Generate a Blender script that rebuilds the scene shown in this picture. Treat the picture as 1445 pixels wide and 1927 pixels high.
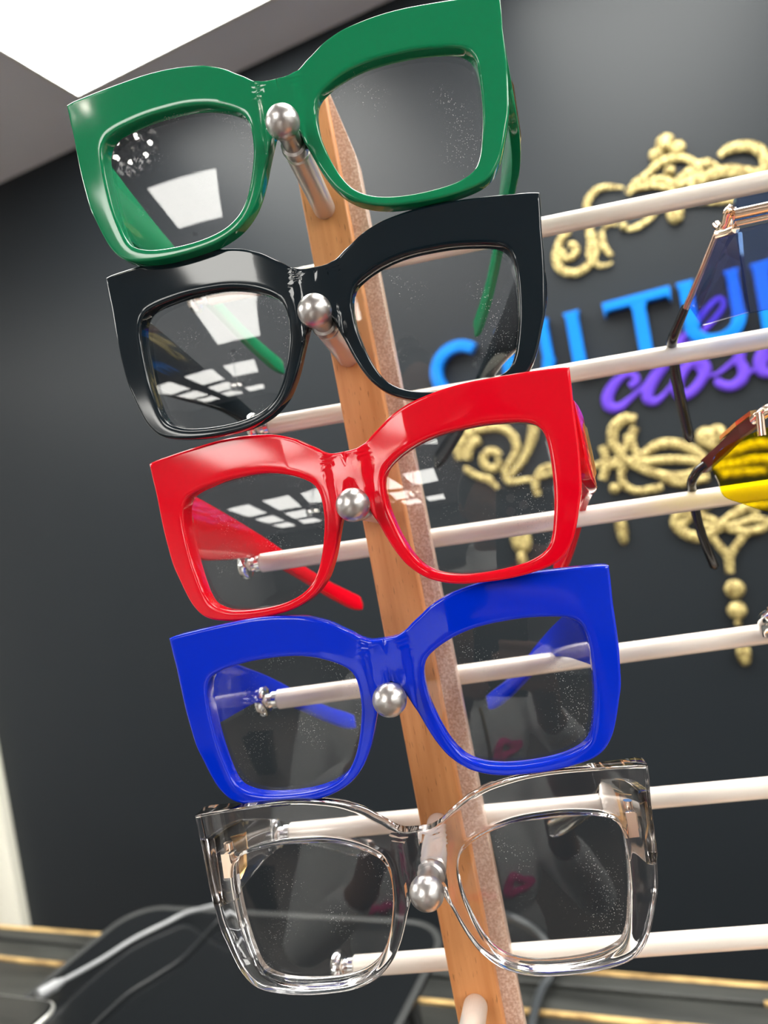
import bpy, bmesh, math, random
from mathutils import Vector, Matrix
random.seed(4)
for o in list(bpy.data.objects): bpy.data.objects.remove(o)
SC = bpy.context.scene
COL = SC.collection
# ------------------------------------------------------------------ camera
F = 1390.0; CX = 722.5; CY = 963.5; EYE = Vector((0, 0, 1.5))
W = Matrix(((0.9085, -0.1614, -0.3855), (0.3795, -0.0677, 0.9227), (-0.175, -0.9846, -0.0002)))   # camera (right, down, forward) -> world
cam = bpy.data.cameras.new('camera'); camo = bpy.data.objects.new('camera', cam); COL.objects.link(camo)
camo.matrix_world = Matrix.Translation(EYE) @ (W @ Matrix(((1, 0, 0), (0, -1, 0), (0, 0, -1)))).to_4x4()
cam.sensor_fit = 'VERTICAL'; cam.sensor_height = 36.0; cam.lens = F / 1927.0 * 36.0
cam.clip_start = 0.02
cam.dof.use_dof = True; cam.dof.focus_distance = 0.245; cam.dof.aperture_fstop = 9.5
SC.camera = camo
# ------------------------------------------------------------------ world, exposure, light strengths
world = bpy.data.worlds.new('world'); SC.world = world; world.use_nodes = True
world.node_tree.nodes['Background'].inputs[0].default_value = (0.62, 0.68, 0.8, 1)
world.node_tree.nodes['Background'].inputs[1].default_value = 0.25
SC.view_settings.view_transform = 'Standard'; SC.view_settings.look = 'None'
SC.view_settings.exposure = 0.95; SC.view_settings.gamma = 1.0; SC.view_settings.use_curve_mapping = False
PANEL = 8.2
CEIL = 2.62; YW = 1.6
try:
    SC.cycles.caustics_reflective = False; SC.cycles.caustics_refractive = False
    SC.cycles.transparent_max_bounces = 24; SC.cycles.max_bounces = 14; SC.cycles.transmission_bounces = 12
except Exception: pass

# ------------------------------------------------------------------ helpers
def mat(name, color=(.8, .8, .8), rough=.5, metal=0., **k):
    m = bpy.data.materials.new(name); m.use_nodes = True
    b = m.node_tree.nodes['Principled BSDF']
    b.inputs['Base Color'].default_value = (*color, 1); b.inputs['Roughness'].default_value = rough
    b.inputs['Metallic'].default_value = metal
    for q, v in k.items():
        b.inputs[q.replace('_', ' ')].default_value = v
    return m
def nodes(m): return m.node_tree.nodes, m.node_tree.links, m.node_tree.nodes['Principled BSDF']
def noise_color(m, c1, c2, scale, lo=.4, hi=.6, stretch=(1, 1, 1), detail=4, coord='Object'):
    n, l, b = nodes(m)
    tc = n.new('ShaderNodeTexCoord'); mp = n.new('ShaderNodeMapping'); mp.inputs['Scale'].default_value = stretch
    no = n.new('ShaderNodeTexNoise'); no.inputs['Scale'].default_value = scale; no.inputs['Detail'].default_value = detail
    r = n.new('ShaderNodeValToRGB'); r.color_ramp.elements[0].position = lo; r.color_ramp.elements[1].position = hi
    r.color_ramp.elements[0].color = (*c1, 1); r.color_ramp.elements[1].color = (*c2, 1)
    l.new(tc.outputs[coord], mp.inputs[0]); l.new(mp.outputs[0], no.inputs['Vector']); l.new(no.outputs[0], r.inputs[0])
    l.new(r.outputs[0], b.inputs['Base Color']); return no, mp
def bump(m, scale, strength, dist=.001, stretch=(1, 1, 1)):
    n, l, b = nodes(m)
    tc = n.new('ShaderNodeTexCoord'); mp = n.new('ShaderNodeMapping'); mp.inputs['Scale'].default_value = stretch
    no = n.new('ShaderNodeTexNoise'); no.inputs['Scale'].default_value = scale
    bp = n.new('ShaderNodeBump'); bp.inputs['Strength'].default_value = strength; bp.inputs['Distance'].default_value = dist
    l.new(tc.outputs['Object'], mp.inputs[0]); l.new(mp.outputs[0], no.inputs['Vector']); l.new(no.outputs[0], bp.inputs['Height'])
    l.new(bp.outputs[0], b.inputs['Normal'])
def emis(name, color, s):
    m = mat(name, color, .6); b = nodes(m)[2]
    b.inputs['Emission Color'].default_value = (*color, 1); b.inputs['Emission Strength'].default_value = s; return m
def clearfilm(name, tint, ior=1.6, extra=0.0, specks=0.0, gloss_rough=0.0):
    """clear sheet: see-through with a mirror reflection that grows at glancing angles"""
    m = bpy.data.materials.new(name); m.use_nodes = True; n = m.node_tree.nodes; l = m.node_tree.links; n.clear()
    out = n.new('ShaderNodeOutputMaterial'); tr = n.new('ShaderNodeBsdfTransparent'); tr.inputs[0].default_value = (*tint, 1)
    gl = n.new('ShaderNodeBsdfGlossy'); gl.inputs['Roughness'].default_value = gloss_rough
    f0 = ((ior - 1) / (ior + 1)) ** 2 + extra
    lw = n.new('ShaderNodeLayerWeight'); lw.inputs['Blend'].default_value = .5
    fr = n.new('ShaderNodeMath'); fr.operation = 'POWER'; fr.inputs[1].default_value = 5
    l.new(lw.outputs['Facing'], fr.inputs[0])
    ad = n.new('ShaderNodeMath'); ad.operation = 'MULTIPLY_ADD'; ad.inputs[1].default_value = 1 - f0; ad.inputs[2].default_value = f0; ad.use_clamp = True
    mx = n.new('ShaderNodeMixShader')
    l.new(fr.outputs[0], ad.inputs[0]); l.new(ad.outputs[0], mx.inputs[0]); l.new(tr.outputs[0], mx.inputs[1]); l.new(gl.outputs[0], mx.inputs[2])
    last = mx
    if specks:
        tc = n.new('ShaderNodeTexCoord'); vo = n.new('ShaderNodeTexVoronoi'); vo.inputs['Scale'].default_value = 1300
        no = n.new('ShaderNodeTexNoise'); no.inputs['Scale'].default_value = 60
        lt = n.new('ShaderNodeMath'); lt.operation = 'LESS_THAN'
        ml = n.new('ShaderNodeMath'); ml.operation = 'MULTIPLY_ADD'; ml.inputs[1].default_value = .5; ml.inputs[2].default_value = -.195
        df = n.new('ShaderNodeBsdfDiffuse'); df.inputs[0].default_value = (.8, .8, .78, 1)
        sc = n.new('ShaderNodeMath'); sc.operation = 'MULTIPLY'; sc.inputs[1].default_value = specks
        m2 = n.new('ShaderNodeMixShader')
        l.new(tc.outputs['Object'], vo.inputs['Vector']); l.new(tc.outputs['Object'], no.inputs['Vector'])
        l.new(no.outputs[0], ml.inputs[0]); l.new(vo.outputs['Distance'], lt.inputs[0]); l.new(ml.outputs[0], lt.inputs[1])
        l.new(lt.outputs[0], sc.inputs[0]); l.new(sc.outputs[0], m2.inputs[0]); l.new(mx.outputs[0], m2.inputs[1]); l.new(df.outputs[0], m2.inputs[2])
        last = m2
    l.new(last.outputs[0], out.inputs[0]); return m
def obj(name, bm, m, parent=None, smooth=True, matrix=None, recalc=True):
    if recalc: bmesh.ops.recalc_face_normals(bm, faces=bm.faces[:])
    me = bpy.data.meshes.new(name); bm.to_mesh(me); bm.free()
    me.materials.append(m)
    o = bpy.data.objects.new(name, me); COL.objects.link(o)
    if smooth:
        for p in me.polygons: p.use_smooth = True
        try: me.set_sharp_from_angle(angle=math.radians(38))
        except Exception: pass
    if parent: o.parent = parent
    if matrix is not None: o.matrix_world = matrix
    return o
def empty(name, loc=(0, 0, 0), rot=None):
    o = bpy.data.objects.new(name, None); COL.objects.link(o); o.empty_display_size = .02
    M = Matrix.Translation(loc)
    if rot is not None: M = M @ rot.to_4x4()
    o.matrix_world = M; return o
def tag(o, label, cat, group=None):
    o['label'] = label; o['category'] = cat
    if group: o['group'] = group
    return o
def struct(o): o['kind'] = 'structure'; return o
def add_box(bm, lo, hi, bev=0., M=None):
    vs = [bm.verts.new(((lo[0], hi[0])[i & 1], (lo[1], hi[1])[(i >> 1) & 1], (lo[2], hi[2])[(i >> 2) & 1])) for i in range(8)]
    fs = [bm.faces.new([vs[i] for i in q]) for q in ((0, 2, 3, 1), (4, 5, 7, 6), (0, 1, 5, 4), (2, 6, 7, 3), (0, 4, 6, 2), (1, 3, 7, 5))]
    if bev:
        es = list({e for f in fs for e in f.edges})
        r = bmesh.ops.bevel(bm, geom=es, offset=bev, segments=3, affect='EDGES', profile=.5)
        vs = list({v for f in r['faces'] for v in f.verts} | {v for v in vs if v.is_valid})
    if M is not None:
        for v in vs: v.co = M @ v.co
def box(name, lo, hi, m, parent=None, bev=0., matrix=None):
    bm = bmesh.new(); add_box(bm, lo, hi, bev); return obj(name, bm, m, parent, matrix=matrix)
def frame_of(t):
    t = t.normalized(); a = Vector((0, 0, 1)) if abs(t.z) < .9 else Vector((1, 0, 0))
    u = t.cross(a).normalized(); return u, t.cross(u).normalized()
def add_tube(bm, pts, r, seg=16, caps=True, flat=None):
    """round tube through pts; r number or list; flat=(normal, factor) squashes it along a direction"""
    pts = [Vector(p) for p in pts]; n = len(pts); rs = r if isinstance(r, (list, tuple)) else [r] * n
    rings = []; u = None
    for i, p in enumerate(pts):
        t = (pts[min(i + 1, n - 1)] - pts[max(i - 1, 0)]).normalized()
        if u is None: u, v = frame_of(t)
        else:
            u = (u - t * u.dot(t)).normalized(); v = t.cross(u)
        ring = []
        for k in range(seg):
            a = 2 * math.pi * k / seg; d = (u * math.cos(a) + v * math.sin(a)) * rs[i]
            if flat: d -= flat[0] * d.dot(flat[0]) * (1 - flat[1])
            ring.append(bm.verts.new(p + d))
        rings.append(ring)
    for a, b in zip(rings, rings[1:]):
        for k in range(seg): bm.faces.new((a[k], a[(k + 1) % seg], b[(k + 1) % seg], b[k]))
    if caps: bm.faces.new(rings[0][::-1]); bm.faces.new(rings[-1])
def lathe(bm, prof, origin, axis, seg=40):
    """prof: list of (distance along axis, radius)"""
    axis = Vector(axis).normalized(); u, v = frame_of(axis); o = Vector(origin); rings = []
    for h, r in prof:
        if r < 1e-6: rings.append([bm.verts.new(o + axis * h)])
        else: rings.append([bm.verts.new(o + axis * h + (u * math.cos(2 * math.pi * k / seg) + v * math.sin(2 * math.pi * k / seg)) * r) for k in range(seg)])
    for a, b in zip(rings, rings[1:]):
        for k in range(seg):
            k2 = (k + 1) % seg
            if len(a) == 1 and len(b) == 1: continue
            if len(a) == 1: bm.faces.new((a[0], b[k2], b[k]))
            elif len(b) == 1: bm.faces.new((a[k], a[k2], b[0]))
            else: bm.faces.new((a[k], a[k2], b[k2], b[k]))
    for r in (rings[0], rings[-1]):
        if len(r) > 1: bm.faces.new(r)
def add_prism(bm, poly, y0, y1, M=None, bev=0.):
    """poly in (x, z), extruded from y0 to y1"""
    f = bm.faces.new([bm.verts.new((x, y0, z)) for x, z in poly])
    r = bmesh.ops.extrude_face_region(bm, geom=[f]); vs = [v for v in r['geom'] if isinstance(v, bmesh.types.BMVert)]
    for v in vs: v.co.y = y1
    allv = list(f.verts) + vs
    if bev:
        es = list({e for v in allv for e in v.link_edges})
        es = [e for e in es if abs(e.verts[0].co.y - e.verts[1].co.y) < 1e-7]
        rr = bmesh.ops.bevel(bm, geom=es, offset=bev, segments=2, affect='EDGES', profile=.5)
        allv = list({v for q in rr['faces'] for v in q.verts} | {v for v in allv if v.is_valid})
    if M is not None:
        for v in allv: v.co = M @ v.co
def catmull(pts, n=8, closed=False):
    pts = [Vector(p) for p in pts]; out = []; N = len(pts)
    rng = range(N if closed else N - 1)
    for i in rng:
        if closed: p0, p1, p2, p3 = pts[i - 1], pts[i], pts[(i + 1) % N], pts[(i + 2) % N]
        else: p0, p1, p2, p3 = pts[max(i - 1, 0)], pts[i], pts[i + 1], pts[min(i + 2, N - 1)]
        for k in range(n):
            t = k / n
            out.append(.5 * (2 * p1 + (p2 - p0) * t + (2 * p0 - 5 * p1 + 4 * p2 - p3) * t * t + (3 * p1 - p0 - 3 * p2 + p3) * t ** 3))
    if not closed: out.append(pts[-1])
    return out
def ray(px, py): return W @ Vector(((px - CX) / F, (py - CY) / F, 1.0))
def on_wall(px, py, y=YW - .012):                      # point of the back wall (a plane of constant y)
    d = ray(px, py); return EYE + d * (y / d.y)
def on_height(px, py, z):
    d = ray(px, py); return EYE + d * ((z - EYE.z) / d.z)
# stand axes: sx along the rods, sy away from the customer, sz up the post
SX = Vector((0.9641, 0.2638, -0.0292)); SY = Vector((-0.2652, 0.9621, -0.0639)); SZ = Vector((0.0112, 0.0693, 0.9975))
def on_stand(px, py, depth):                           # plane square to the pegs
    d = ray(px, py); return EYE + d * (depth / d.dot(SY))

# ------------------------------------------------------------------ materials
M_wall = mat('charcoal wall paint', (.012, .016, .020), .42, Specular_IOR_Level=.25); bump(M_wall, 260, .12, .0006)
M_ceiling = mat('ceiling tile', (.84, .86, .95), .9); bump(M_ceiling, 120, .3, .001)
M_grey = mat('grey wall paint', (.20, .20, .20), .7)
M_white = mat('white gloss trim', (.86, .85, .74), .35)
M_floor = mat('worn plank floor', (.2, .15, .12), .45); noise_color(M_floor, (.07, .055, .045), (.20, .155, .125), 3, .3, .7, (1, 9, 1))
M_tframe = mat('white light trim', (.8, .8, .78), .5)
M_panel = emis('light diffuser', (1.0, .985, .93), PANEL)
M_table = mat('black painted wood', (.03, .032, .03), .45, Specular_IOR_Level=.35); noise_color(M_table, (.014, .015, .014), (.048, .050, .046), 6, .35, .75, (1, 7, 1), 8); bump(M_table, 30, .25, .001, (1, 8, 1))
M_goldpaint = mat('worn gold edging', (.62, .38, .12), .38, .45); noise_color(M_goldpaint, (.30, .18, .07), (.85, .58, .24), 24, .35, .6, (1, 3, 1))
M_slab = mat('black gloss plate', (.006, .007, .008), .14); bump(M_slab, 16, .12, .0015, (1, 3, 1))
M_slabedge = mat('dark grey rim', (.022, .024, .024), .6)
M_cable = mat('grey cable', (.32, .33, .34), .35)
M_cableb = mat('black cable', (.02, .022, .024), .35)
M_rod = mat('pearl white rod', (.84, .77, .69), .22, .12)
M_chrome = mat('chrome', (.86, .86, .86), .08, 1.)
M_satin = mat('satin steel', (.52, .50, .49), .32, 1.); bump(M_satin, 900, .06, .0002)
M_peg = mat('satin peg', (.70, .63, .59), .3, .6)
M_blue = mat('bright blue sign acrylic', (.0, .17, .62), .7, Specular_IOR_Level=.2)
M_purple = mat('purple sign acrylic', (.11, .045, .50), .7, Specular_IOR_Level=.2)
M_gold = mat('gold glitter', (.80, .66, .26), .45, .3); noise_color(M_gold, (.16, .11, .03), (.66, .54, .22), 150, .42, .58); bump(M_gold, 240, .9, .002)
M_goldm = mat('polished gold', (.95, .66, .30), .15, 1.)
M_rose = mat('rose gold', (.95, .74, .58), .12, 1.)
M_blk = mat('black temple tip', (.012, .012, .013), .14)
M_lens = clearfilm('clear lens', (.985, .985, .985), 1.44, .0, .5)
M_lensblue = clearfilm('blue tinted lens', (.50, .68, .95), 1.5, .07)
M_lenspurp = clearfilm('violet tinted lens', (.62, .66, .95), 1.5, .03)
M_lensyel = clearfilm('yellow tinted lens', (.99, .90, .03), 1.5, .0)
M_lensbrown = clearfilm('brown tinted lens', (.55, .42, .36), 1.5, .02)
M_acryl = mat('frosted acrylic', (.80, .60, .50), .3, Transmission_Weight=.08)
noise_color(M_acryl, (.56, .36, .26), (.88, .72, .62), 1100, .40, .75); bump(M_acryl, 700, .6, .0004)
# beech wood with short dark flecks running along the post
M_wood = mat('beech wood', (.72, .42, .24), .5, Specular_IOR_Level=.25)
n, l, b = nodes(M_wood)
tc = n.new('ShaderNodeTexCoord'); mp = n.new('ShaderNodeMapping'); mp.inputs['Scale'].default_value = (1, 1, .06)
n1 = n.new('ShaderNodeTexNoise'); n1.inputs['Scale'].default_value = 260; n1.inputs['Detail'].default_value = 5
r1 = n.new('ShaderNodeValToRGB'); r1.color_ramp.elements[0].color = (.52, .205, .07, 1); r1.color_ramp.elements[1].color = (.64, .285, .11, 1)
r1.color_ramp.elements[0].position = .3; r1.color_ramp.elements[1].position = .62
mp2 = n.new('ShaderNodeMapping'); mp2.inputs['Scale'].default_value = (1, 1, .12)
n2 = n.new('ShaderNodeTexNoise'); n2.inputs['Scale'].default_value = 1500; n2.inputs['Detail'].default_value = 1
r2 = n.new('ShaderNodeValToRGB'); r2.color_ramp.elements[0].color = (.42, .42, .42, 1); r2.color_ramp.elements[1].color = (1, 1, 1, 1)
r2.color_ramp.elements[0].position = .27; r2.color_ramp.elements[1].position = .34
mx = n.new('ShaderNodeMixRGB'); mx.blend_type = 'MULTIPLY'; mx.inputs[0].default_value = .8
l.new(tc.outputs['Object'], mp.inputs[0]); l.new(mp.outputs[0], n1.inputs['Vector']); l.new(n1.outputs[0], r1.inputs[0])
l.new(tc.outputs['Object'], mp2.inputs[0]); l.new(mp2.outputs[0], n2.inputs['Vector']); l.new(n2.outputs[0], r2.inputs[0])
l.new(r1.outputs[0], mx.inputs[1]); l.new(r2.outputs[0], mx.inputs[2]); l.new(mx.outputs[0], b.inputs['Base Color'])

# ------------------------------------------------------------------ the room
XL, XR, YB = -4.2, 4.6, -10.0
struct(box('floor', (XL - .1, YB - .1, -.1), (XR + .1, YW + .1, 0), M_floor))
struct(box('ceiling', (XL - .1, YB - .1, CEIL), (XR + .1, YW + .1, CEIL + .1), M_ceiling))
struct(box('wall_back', (-2.07, YW, 0), (XR, YW + .1, CEIL), M_wall))
struct(box('wall_back_side', (XL, YW, 0), (-3.12, YW + .1, CEIL), M_grey))
struct(box('wall_above_door', (-3.12, YW, 2.1), (-2.07, YW + .1, CEIL), M_grey))
M_light = mat('light wall paint', (.62, .62, .62), .8)
struct(box('wall_left', (XL - .1, YB, 0), (XL, YW, CEIL), M_light))
struct(box('wall_right', (XR, YB, 0), (XR + .1, YW, CEIL), M_light))
struct(box('wall_front', (XL, YB - .1, 0), (XR, YB, CEIL), M_grey))
struct(box('trim_1', (-2.17, YW - .03, 0), (-2.072, YW + .1, 2.1), M_white, bev=.006))     # casing of the white door
struct(box('trim_2', (-3.12, YW - .03, 0), (-3.02, YW + .1, 2.1), M_white, bev=.006))
dr = struct(box('door_1', (-3.015, YW + .01, .01), (-2.175, YW + .05, 2.09), M_white, bev=.003))
for (z0, z1) in ((.2, .95), (1.1, 1.95)):
    for x0 in (-2.93, -2.56): box('door_panel', (x0, YW + .002, z0), (x0 + .3, YW + .012, z1), M_white, dr, .004)
bm = bmesh.new(); lathe(bm, [(0, .028), (.006, .026), (.012, .012), (.04, .012), (.045, .026), (.065, .03), (.08, .02), (.084, 0)], (-2.24, YW + .01, 1.0), (0, -1, 0)); obj('door_knob', bm, M_satin, dr)
# baseboard
struct(box('baseboard_back', (-2.07, YW - .012, 0), (XR, YW, .12), mat('dark baseboard', (.03, .03, .032), .4), bev=.003))

# ------------------------------------------------------------------ ceiling lights
def troffer(x0, y0, label, group=None):
    t = empty('ceiling_light', (x0, y0, CEIL)); tag(t, label, 'ceiling light', group)
    box('diffuser', (0, -1.2, -.004), (.6, 0, -.001), M_panel, t)
    bm = bmesh.new()
    for lo, hi in (((-.012, -1.212, -.006), (.612, -1.2, 0)), ((-.012, 0, -.006), (.612, .012, 0)), ((-.012, -1.2, -.006), (0, 0, 0)), ((.6, -1.2, -.006), (.612, 0, 0))): add_box(bm, lo, hi)
    obj('trim_frame', bm, M_tframe, t); return t
t0 = troffer(-1.188, 1.425, 'bright rectangular ceiling light panel nearest the dark sign wall')
for x, y in ((-.77, -1.45), (-.95, -3.8), (-1.8, -3.8), (-2.75, -3.8), (-1.8, -5.4), (-2.75, -5.4), (-1.8, -7.0), (-2.75, -7.0), (-.95, -7.0), (-2.6, .3), (1.75, -.2), (-.2, 1.425), (.9, 1.425), (3.4, -2.2), (2.5, -.2), (3.3, -.2), (-3.5, .3), (2.0, 1.425), (2.5, -1.8)):  # earlier entries follow lens reflections; later ones are added to light frames and wall
    c = t0.copy(); COL.objects.link(c); c.matrix_world = Matrix.Translation((x, y, CEIL))
    tag(c, 'ceiling light panel out of view, one of a set partly matched to reflections and partly added as fill light', 'ceiling light', 'ceiling lights behind the camera')
    for ch in t0.children:
        d = ch.copy(); COL.objects.link(d); d.parent = c

M_bulb = emis('lamp bulb', (1., .93, .8), 120.)
def crystal_lamp(x, y, drop):
    t = empty('chandelier', (x, y, CEIL)); tag(t, 'small crystal bead chandelier behind the photographer, seen only as a reflection', 'chandelier', 'crystal chandeliers behind the camera')
    bm = bmesh.new(); lathe(bm, [(0, .05), (.015, .045), (.02, .008), (drop - .10, .004), (drop - .10, .03), (drop - .08, .035), (drop - .075, 0)], (0, 0, 0), (0, 0, -1), 24); obj('stem', bm, M_chrome, t)
    bm = bmesh.new()
    for z, r in ((drop - .09, .07), (drop, .11)):
        add_tube(bm, [(r * math.cos(a), r * math.sin(a), -z) for a in [math.pi * k / 12 for k in range(25)]], .004, 8)
    for k in range(6):
        a = math.pi * k / 3; add_tube(bm, [(0, 0, -(drop - .09)), (.11 * math.cos(a), .11 * math.sin(a), -drop)], .003, 8)
    obj('ring_frame', bm, M_chrome, t)
    for k in range(6):
        a = math.pi * k / 3; bm = bmesh.new(); bmesh.ops.create_uvsphere(bm, u_segments=12, v_segments=8, radius=.007, matrix=Matrix.Translation((.08 * math.cos(a), .08 * math.sin(a), -drop - .02))); obj('bulb', bm, M_bulb, t)
    bm = bmesh.new(); rg = random.Random(3)
    for z, r, n_ in ((drop - .05, .075, 12), (drop + .02, .115, 18), (drop + .06, .09, 14), (drop + .10, .05, 9)):
        for k in range(n_):
            a = 2 * math.pi * k / n_
            bmesh.ops.create_icosphere(bm, subdivisions=1, radius=.011, matrix=Matrix.Translation((r * math.cos(a), r * math.sin(a), -z - rg.random() * .01)) @ Matrix.Rotation(rg.random() * 3, 4, 'Z') @ Matrix.Diagonal((1, 1, 1.6, 1)))
    obj('crystal_beads', bm, mat('crystal bead', (.95, .95, .97), .02, 1.), t, smooth=False)['kind'] = 'stuff'
crystal_lamp(-.50, -.50, .34); crystal_lamp(-.62, -3.05, .50); crystal_lamp(3.0, -6.6, .5)
# ------------------------------------------------------------------ table, plate, cables, tablet
TZ = .90
tb = empty('display_table', (0, .5, 0)); tag(tb, 'black painted plank table with worn gold edges under the eyewear display', 'table')
def tbox(name, lo, hi, m, bev=.002):
    return box(name, (lo[0], lo[1] - .5, lo[2]), (hi[0], hi[1] - .5, hi[2]), m, tb, bev)
TX0, TX1 = -1.75, 1.6
tbox('back_plank', (TX0, .866, TZ - .03), (TX1, .895, TZ), M_table)
tbox('middle_plank', (TX0, .824, TZ - .034), (TX1, .863, TZ - .003), M_table)
tbox('front_plank', (TX0, .20, TZ - .034), (TX1, .816, TZ - .004), M_table)
tbox('gold_edge', (TX0, .889, TZ - .005), (TX1, .897, TZ + .0012), M_goldpaint, .0005)
tbox('gold_edge', (TX0, .8165, TZ - .02), (TX1, .8235, TZ - .0015), M_goldpaint, .0005)
for x, w in ((-.99, .035), (-.93, .03), (.09, .02), (.17, .024), (.205, .01), (.26, .008), (-.02, .01)):
    tbox('gold_chip', (x, .862, TZ - .003), (x + w, .868, TZ + .0008), M_goldpaint, .0003)
tbox('apron', (TX0 + .04, .845, TZ - .12), (TX1 - .04, .865, TZ - .034), M_table)
for x in (TX0 + .03, TX1 - .1):
    for y in (.22, .80): tbox('leg', (x, y, 0), (x + .07, y + .07, TZ - .034), M_table)

def rounded_plate(name, x0, x1, y0, y1, z0, z1, r, m, parent, rim=None):
    poly = []
    for cx, cy, a0 in ((x1 - r, y1 - r, 0), (x0 + r, y1 - r, 90), (x0 + r, y0 + r, 180), (x1 - r, y0 + r, 270)):
        for k in range(9):
            a = math.radians(a0 + k * 90 / 8); poly.append((cx + r * math.cos(a), cy + r * math.sin(a)))
    bm = bmesh.new(); f = bm.faces.new([bm.verts.new((x, y, z1)) for x, y in poly])
    rr = bmesh.ops.extrude_face_region(bm, geom=[f])
    for v in rr['geom']:
        if isinstance(v, bmesh.types.BMVert): v.co.z = z0
    bmesh.ops.bevel(bm, geom=[e for e in bm.edges if abs(e.verts[0].co.z - e.verts[1].co.z) < 1e-6], offset=.0015, segments=2, affect='EDGES')
    o = obj(name, bm, m, parent)
    if rim:
        rp = catmull([(x, y, z1 + .0005) for x, y in poly], 1, True); rp.append(rp[0])
        bm = bmesh.new(); add_tube(bm, [(p.x, p.y, p.z) for p in rp], .0042, 8, flat=(Vector((0, 0, 1)), .4)); obj('raised_rim', bm, rim, o)
    return o
PZ = 1.02
tr = empty('counter_tray', (-.56, .5, TZ)); tag(tr, 'glossy black raised tray with rounded corners standing on the plank table', 'tray')
rounded_plate('tray_top', -.235, .225, -.42, .28, PZ - TZ - .012, PZ - TZ, .05, M_slab, tr, M_slabedge)
for x in (-.19, .18):
    for y in (-.2, .24):
        bm = bmesh.new(); lathe(bm, [(0, .012), (.004, .012), (.006, .008), (PZ - TZ - .012, .008)], (x, y, 0), (0, 0, 1), 20); obj('leg', bm, M_slabedge, tr)
# tablet at the lower left corner
tabz = PZ + .05
q = on_height(112, 1884, tabz)
tbl = empty('tablet_computer', (q.x, q.y, PZ)); tag(tbl, 'dark tablet screen with thin pale rim at the left end of the tray', 'tablet')
rounded_plate('screen', -.26, 0, -.18, .0, .042, .05, .018, M_slab, tbl)
bm = bmesh.new()
rp = []
for cx, cy, a0 in ((-.018, -.018, 0), (-.242, -.018, 90), (-.242, -.162, 180), (-.018, -.162, 270)):
    for k in range(9):
        a = math.radians(a0 + k * 90 / 8); rp.append((cx + .0185 * math.cos(a), cy + .0185 * math.sin(a), .046))
rp.append(rp[0]); add_tube(bm, rp, .0022, 8); obj('rim', bm, mat('pale metal rim', (.7, .7, .66), .3, .7), tbl)
box('stand_foot', (-.18, -.14, 0), (-.08, -.04, .042), M_slab, tbl, .004)
# grey charging cable with its plug, lying on the tray
pts = [on_height(x, y, PZ + h) for x, y, h in ((118, 1846, .012), (190, 1806, .006), (250, 1768, .0045), (310, 1738, .005), (350, 1718, .008), (385, 1709, .02), (420, 1700, .03))]
bm = bmesh.new(); add_tube(bm, catmull(pts, 8), .0025, 12)
cab = tag(obj('charging_cable', bm, M_cable), 'grey charging cable running across the black tray to the tablet', 'cable')
bm = bmesh.new(); a = on_height(72, 1873, PZ + .014); bb_ = pts[0]; d_ = (bb_ - a)
lathe(bm, [(0, .004), (0, .0062), (d_.length * .75, .0062), (d_.length * .8, .0045), (d_.length, .0038), (d_.length, 0)], a, d_, 20); obj('plug', bm, M_cable, cab)
pts = [on_height(x, y, PZ + h) for x, y, h in ((425, 1716, .01), (400, 1742, .004), (345, 1800, .0035), (290, 1838, .0035), (240, 1870, .0035), (180, 1925, .0035), (120, 1990, .0035))]
bm = bmesh.new(); add_tube(bm, catmull(pts, 8), .0013, 10)
tag(obj('black_cable', bm, M_cableb), 'thin black cable curving over the tray towards its front', 'cable')
pts = [on_height(x, y, TZ + h) for x, y, h in ((872, 1745, .1265), (905, 1722, .122), (945, 1722, .07), (990, 1740, .05), (1022, 1768, .03), (1038, 1800, .02), (1036, 1835, .012), (1020, 1860, .01), (1008, 1895, .01), (998, 1945, .01), (985, 2010, .008))]
bm = bmesh.new(); add_tube(bm, catmull(pts, 8), .0052, 12)
tag(obj('power_cord', bm, mat('slate cord', (.04, .045, .05), .4)), 'dark grey power cord looping down behind the wooden post', 'cable')

# ------------------------------------------------------------------ the sign on the wall
sign = empty('blue_sign_lettering', (-.15, YW, 1.72)); tag(sign, 'bright blue raised capitals CULTURE mounted on the charcoal wall', 'sign lettering')
Bz, Cz = 1.5 + .204, 1.5 + .338
H = Cz - Bz
def letter(polys, x):
    bm = bmesh.new()
    for i, p in enumerate(polys): add_prism(bm, p, -.028 + .0004 * i, -.004 - .0003 * i, Matrix.Translation((x + .15, 0, Bz - 1.72)), .0018)
    return obj('letter', bm, M_blue, sign, recalc=True)
s = .0245
def stem(x, w=s, z0=0, z1=H):
    e = .004
    return [(x - e, z0), (x + w + e, z0), (x + w, z0 + .01), (x + w, z1 - .01), (x + w + e, z1), (x - e, z1), (x, z1 - .01), (x, z0 + .01)]
def arc(cx, cz, rx, rz, a0, a1, w, n=28):
    o = []; i_ = []
    for k in range(n + 1):
        a = math.radians(a0 + (a1 - a0) * k / n); o.append((cx + rx * math.cos(a), cz + rz * math.sin(a))); i_.append((cx + (rx - w) * math.cos(a), cz + (rz - w) * math.sin(a)))
    return o + i_[::-1]
def uletter(x):
    w = .105; r = w / 2 + .002
    letter([stem(0, z0=.045), stem(w - s * .8, s * .8, z0=.045), arc(w / 2, .048, r, .05, 180, 360, s * .95)], x)
letter([arc(.068, H / 2 + .004, .068, .066, 48, 312, s)], -.490)
uletter(-.327)
letter([stem(0), [(s, 0), (.07, 0), (.073, .024), (.068, .02), (s, .02)]], -.183)
letter([stem(.051, z1=H - .0185), [(-.002, H - .03), (.002, H - .018), (.051, H - .018), (.0755, H - .018), (.118, H - .018), (.124, H - .03), (.126, H), (-.004, H)]], -.104)
uletter(.037)
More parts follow.
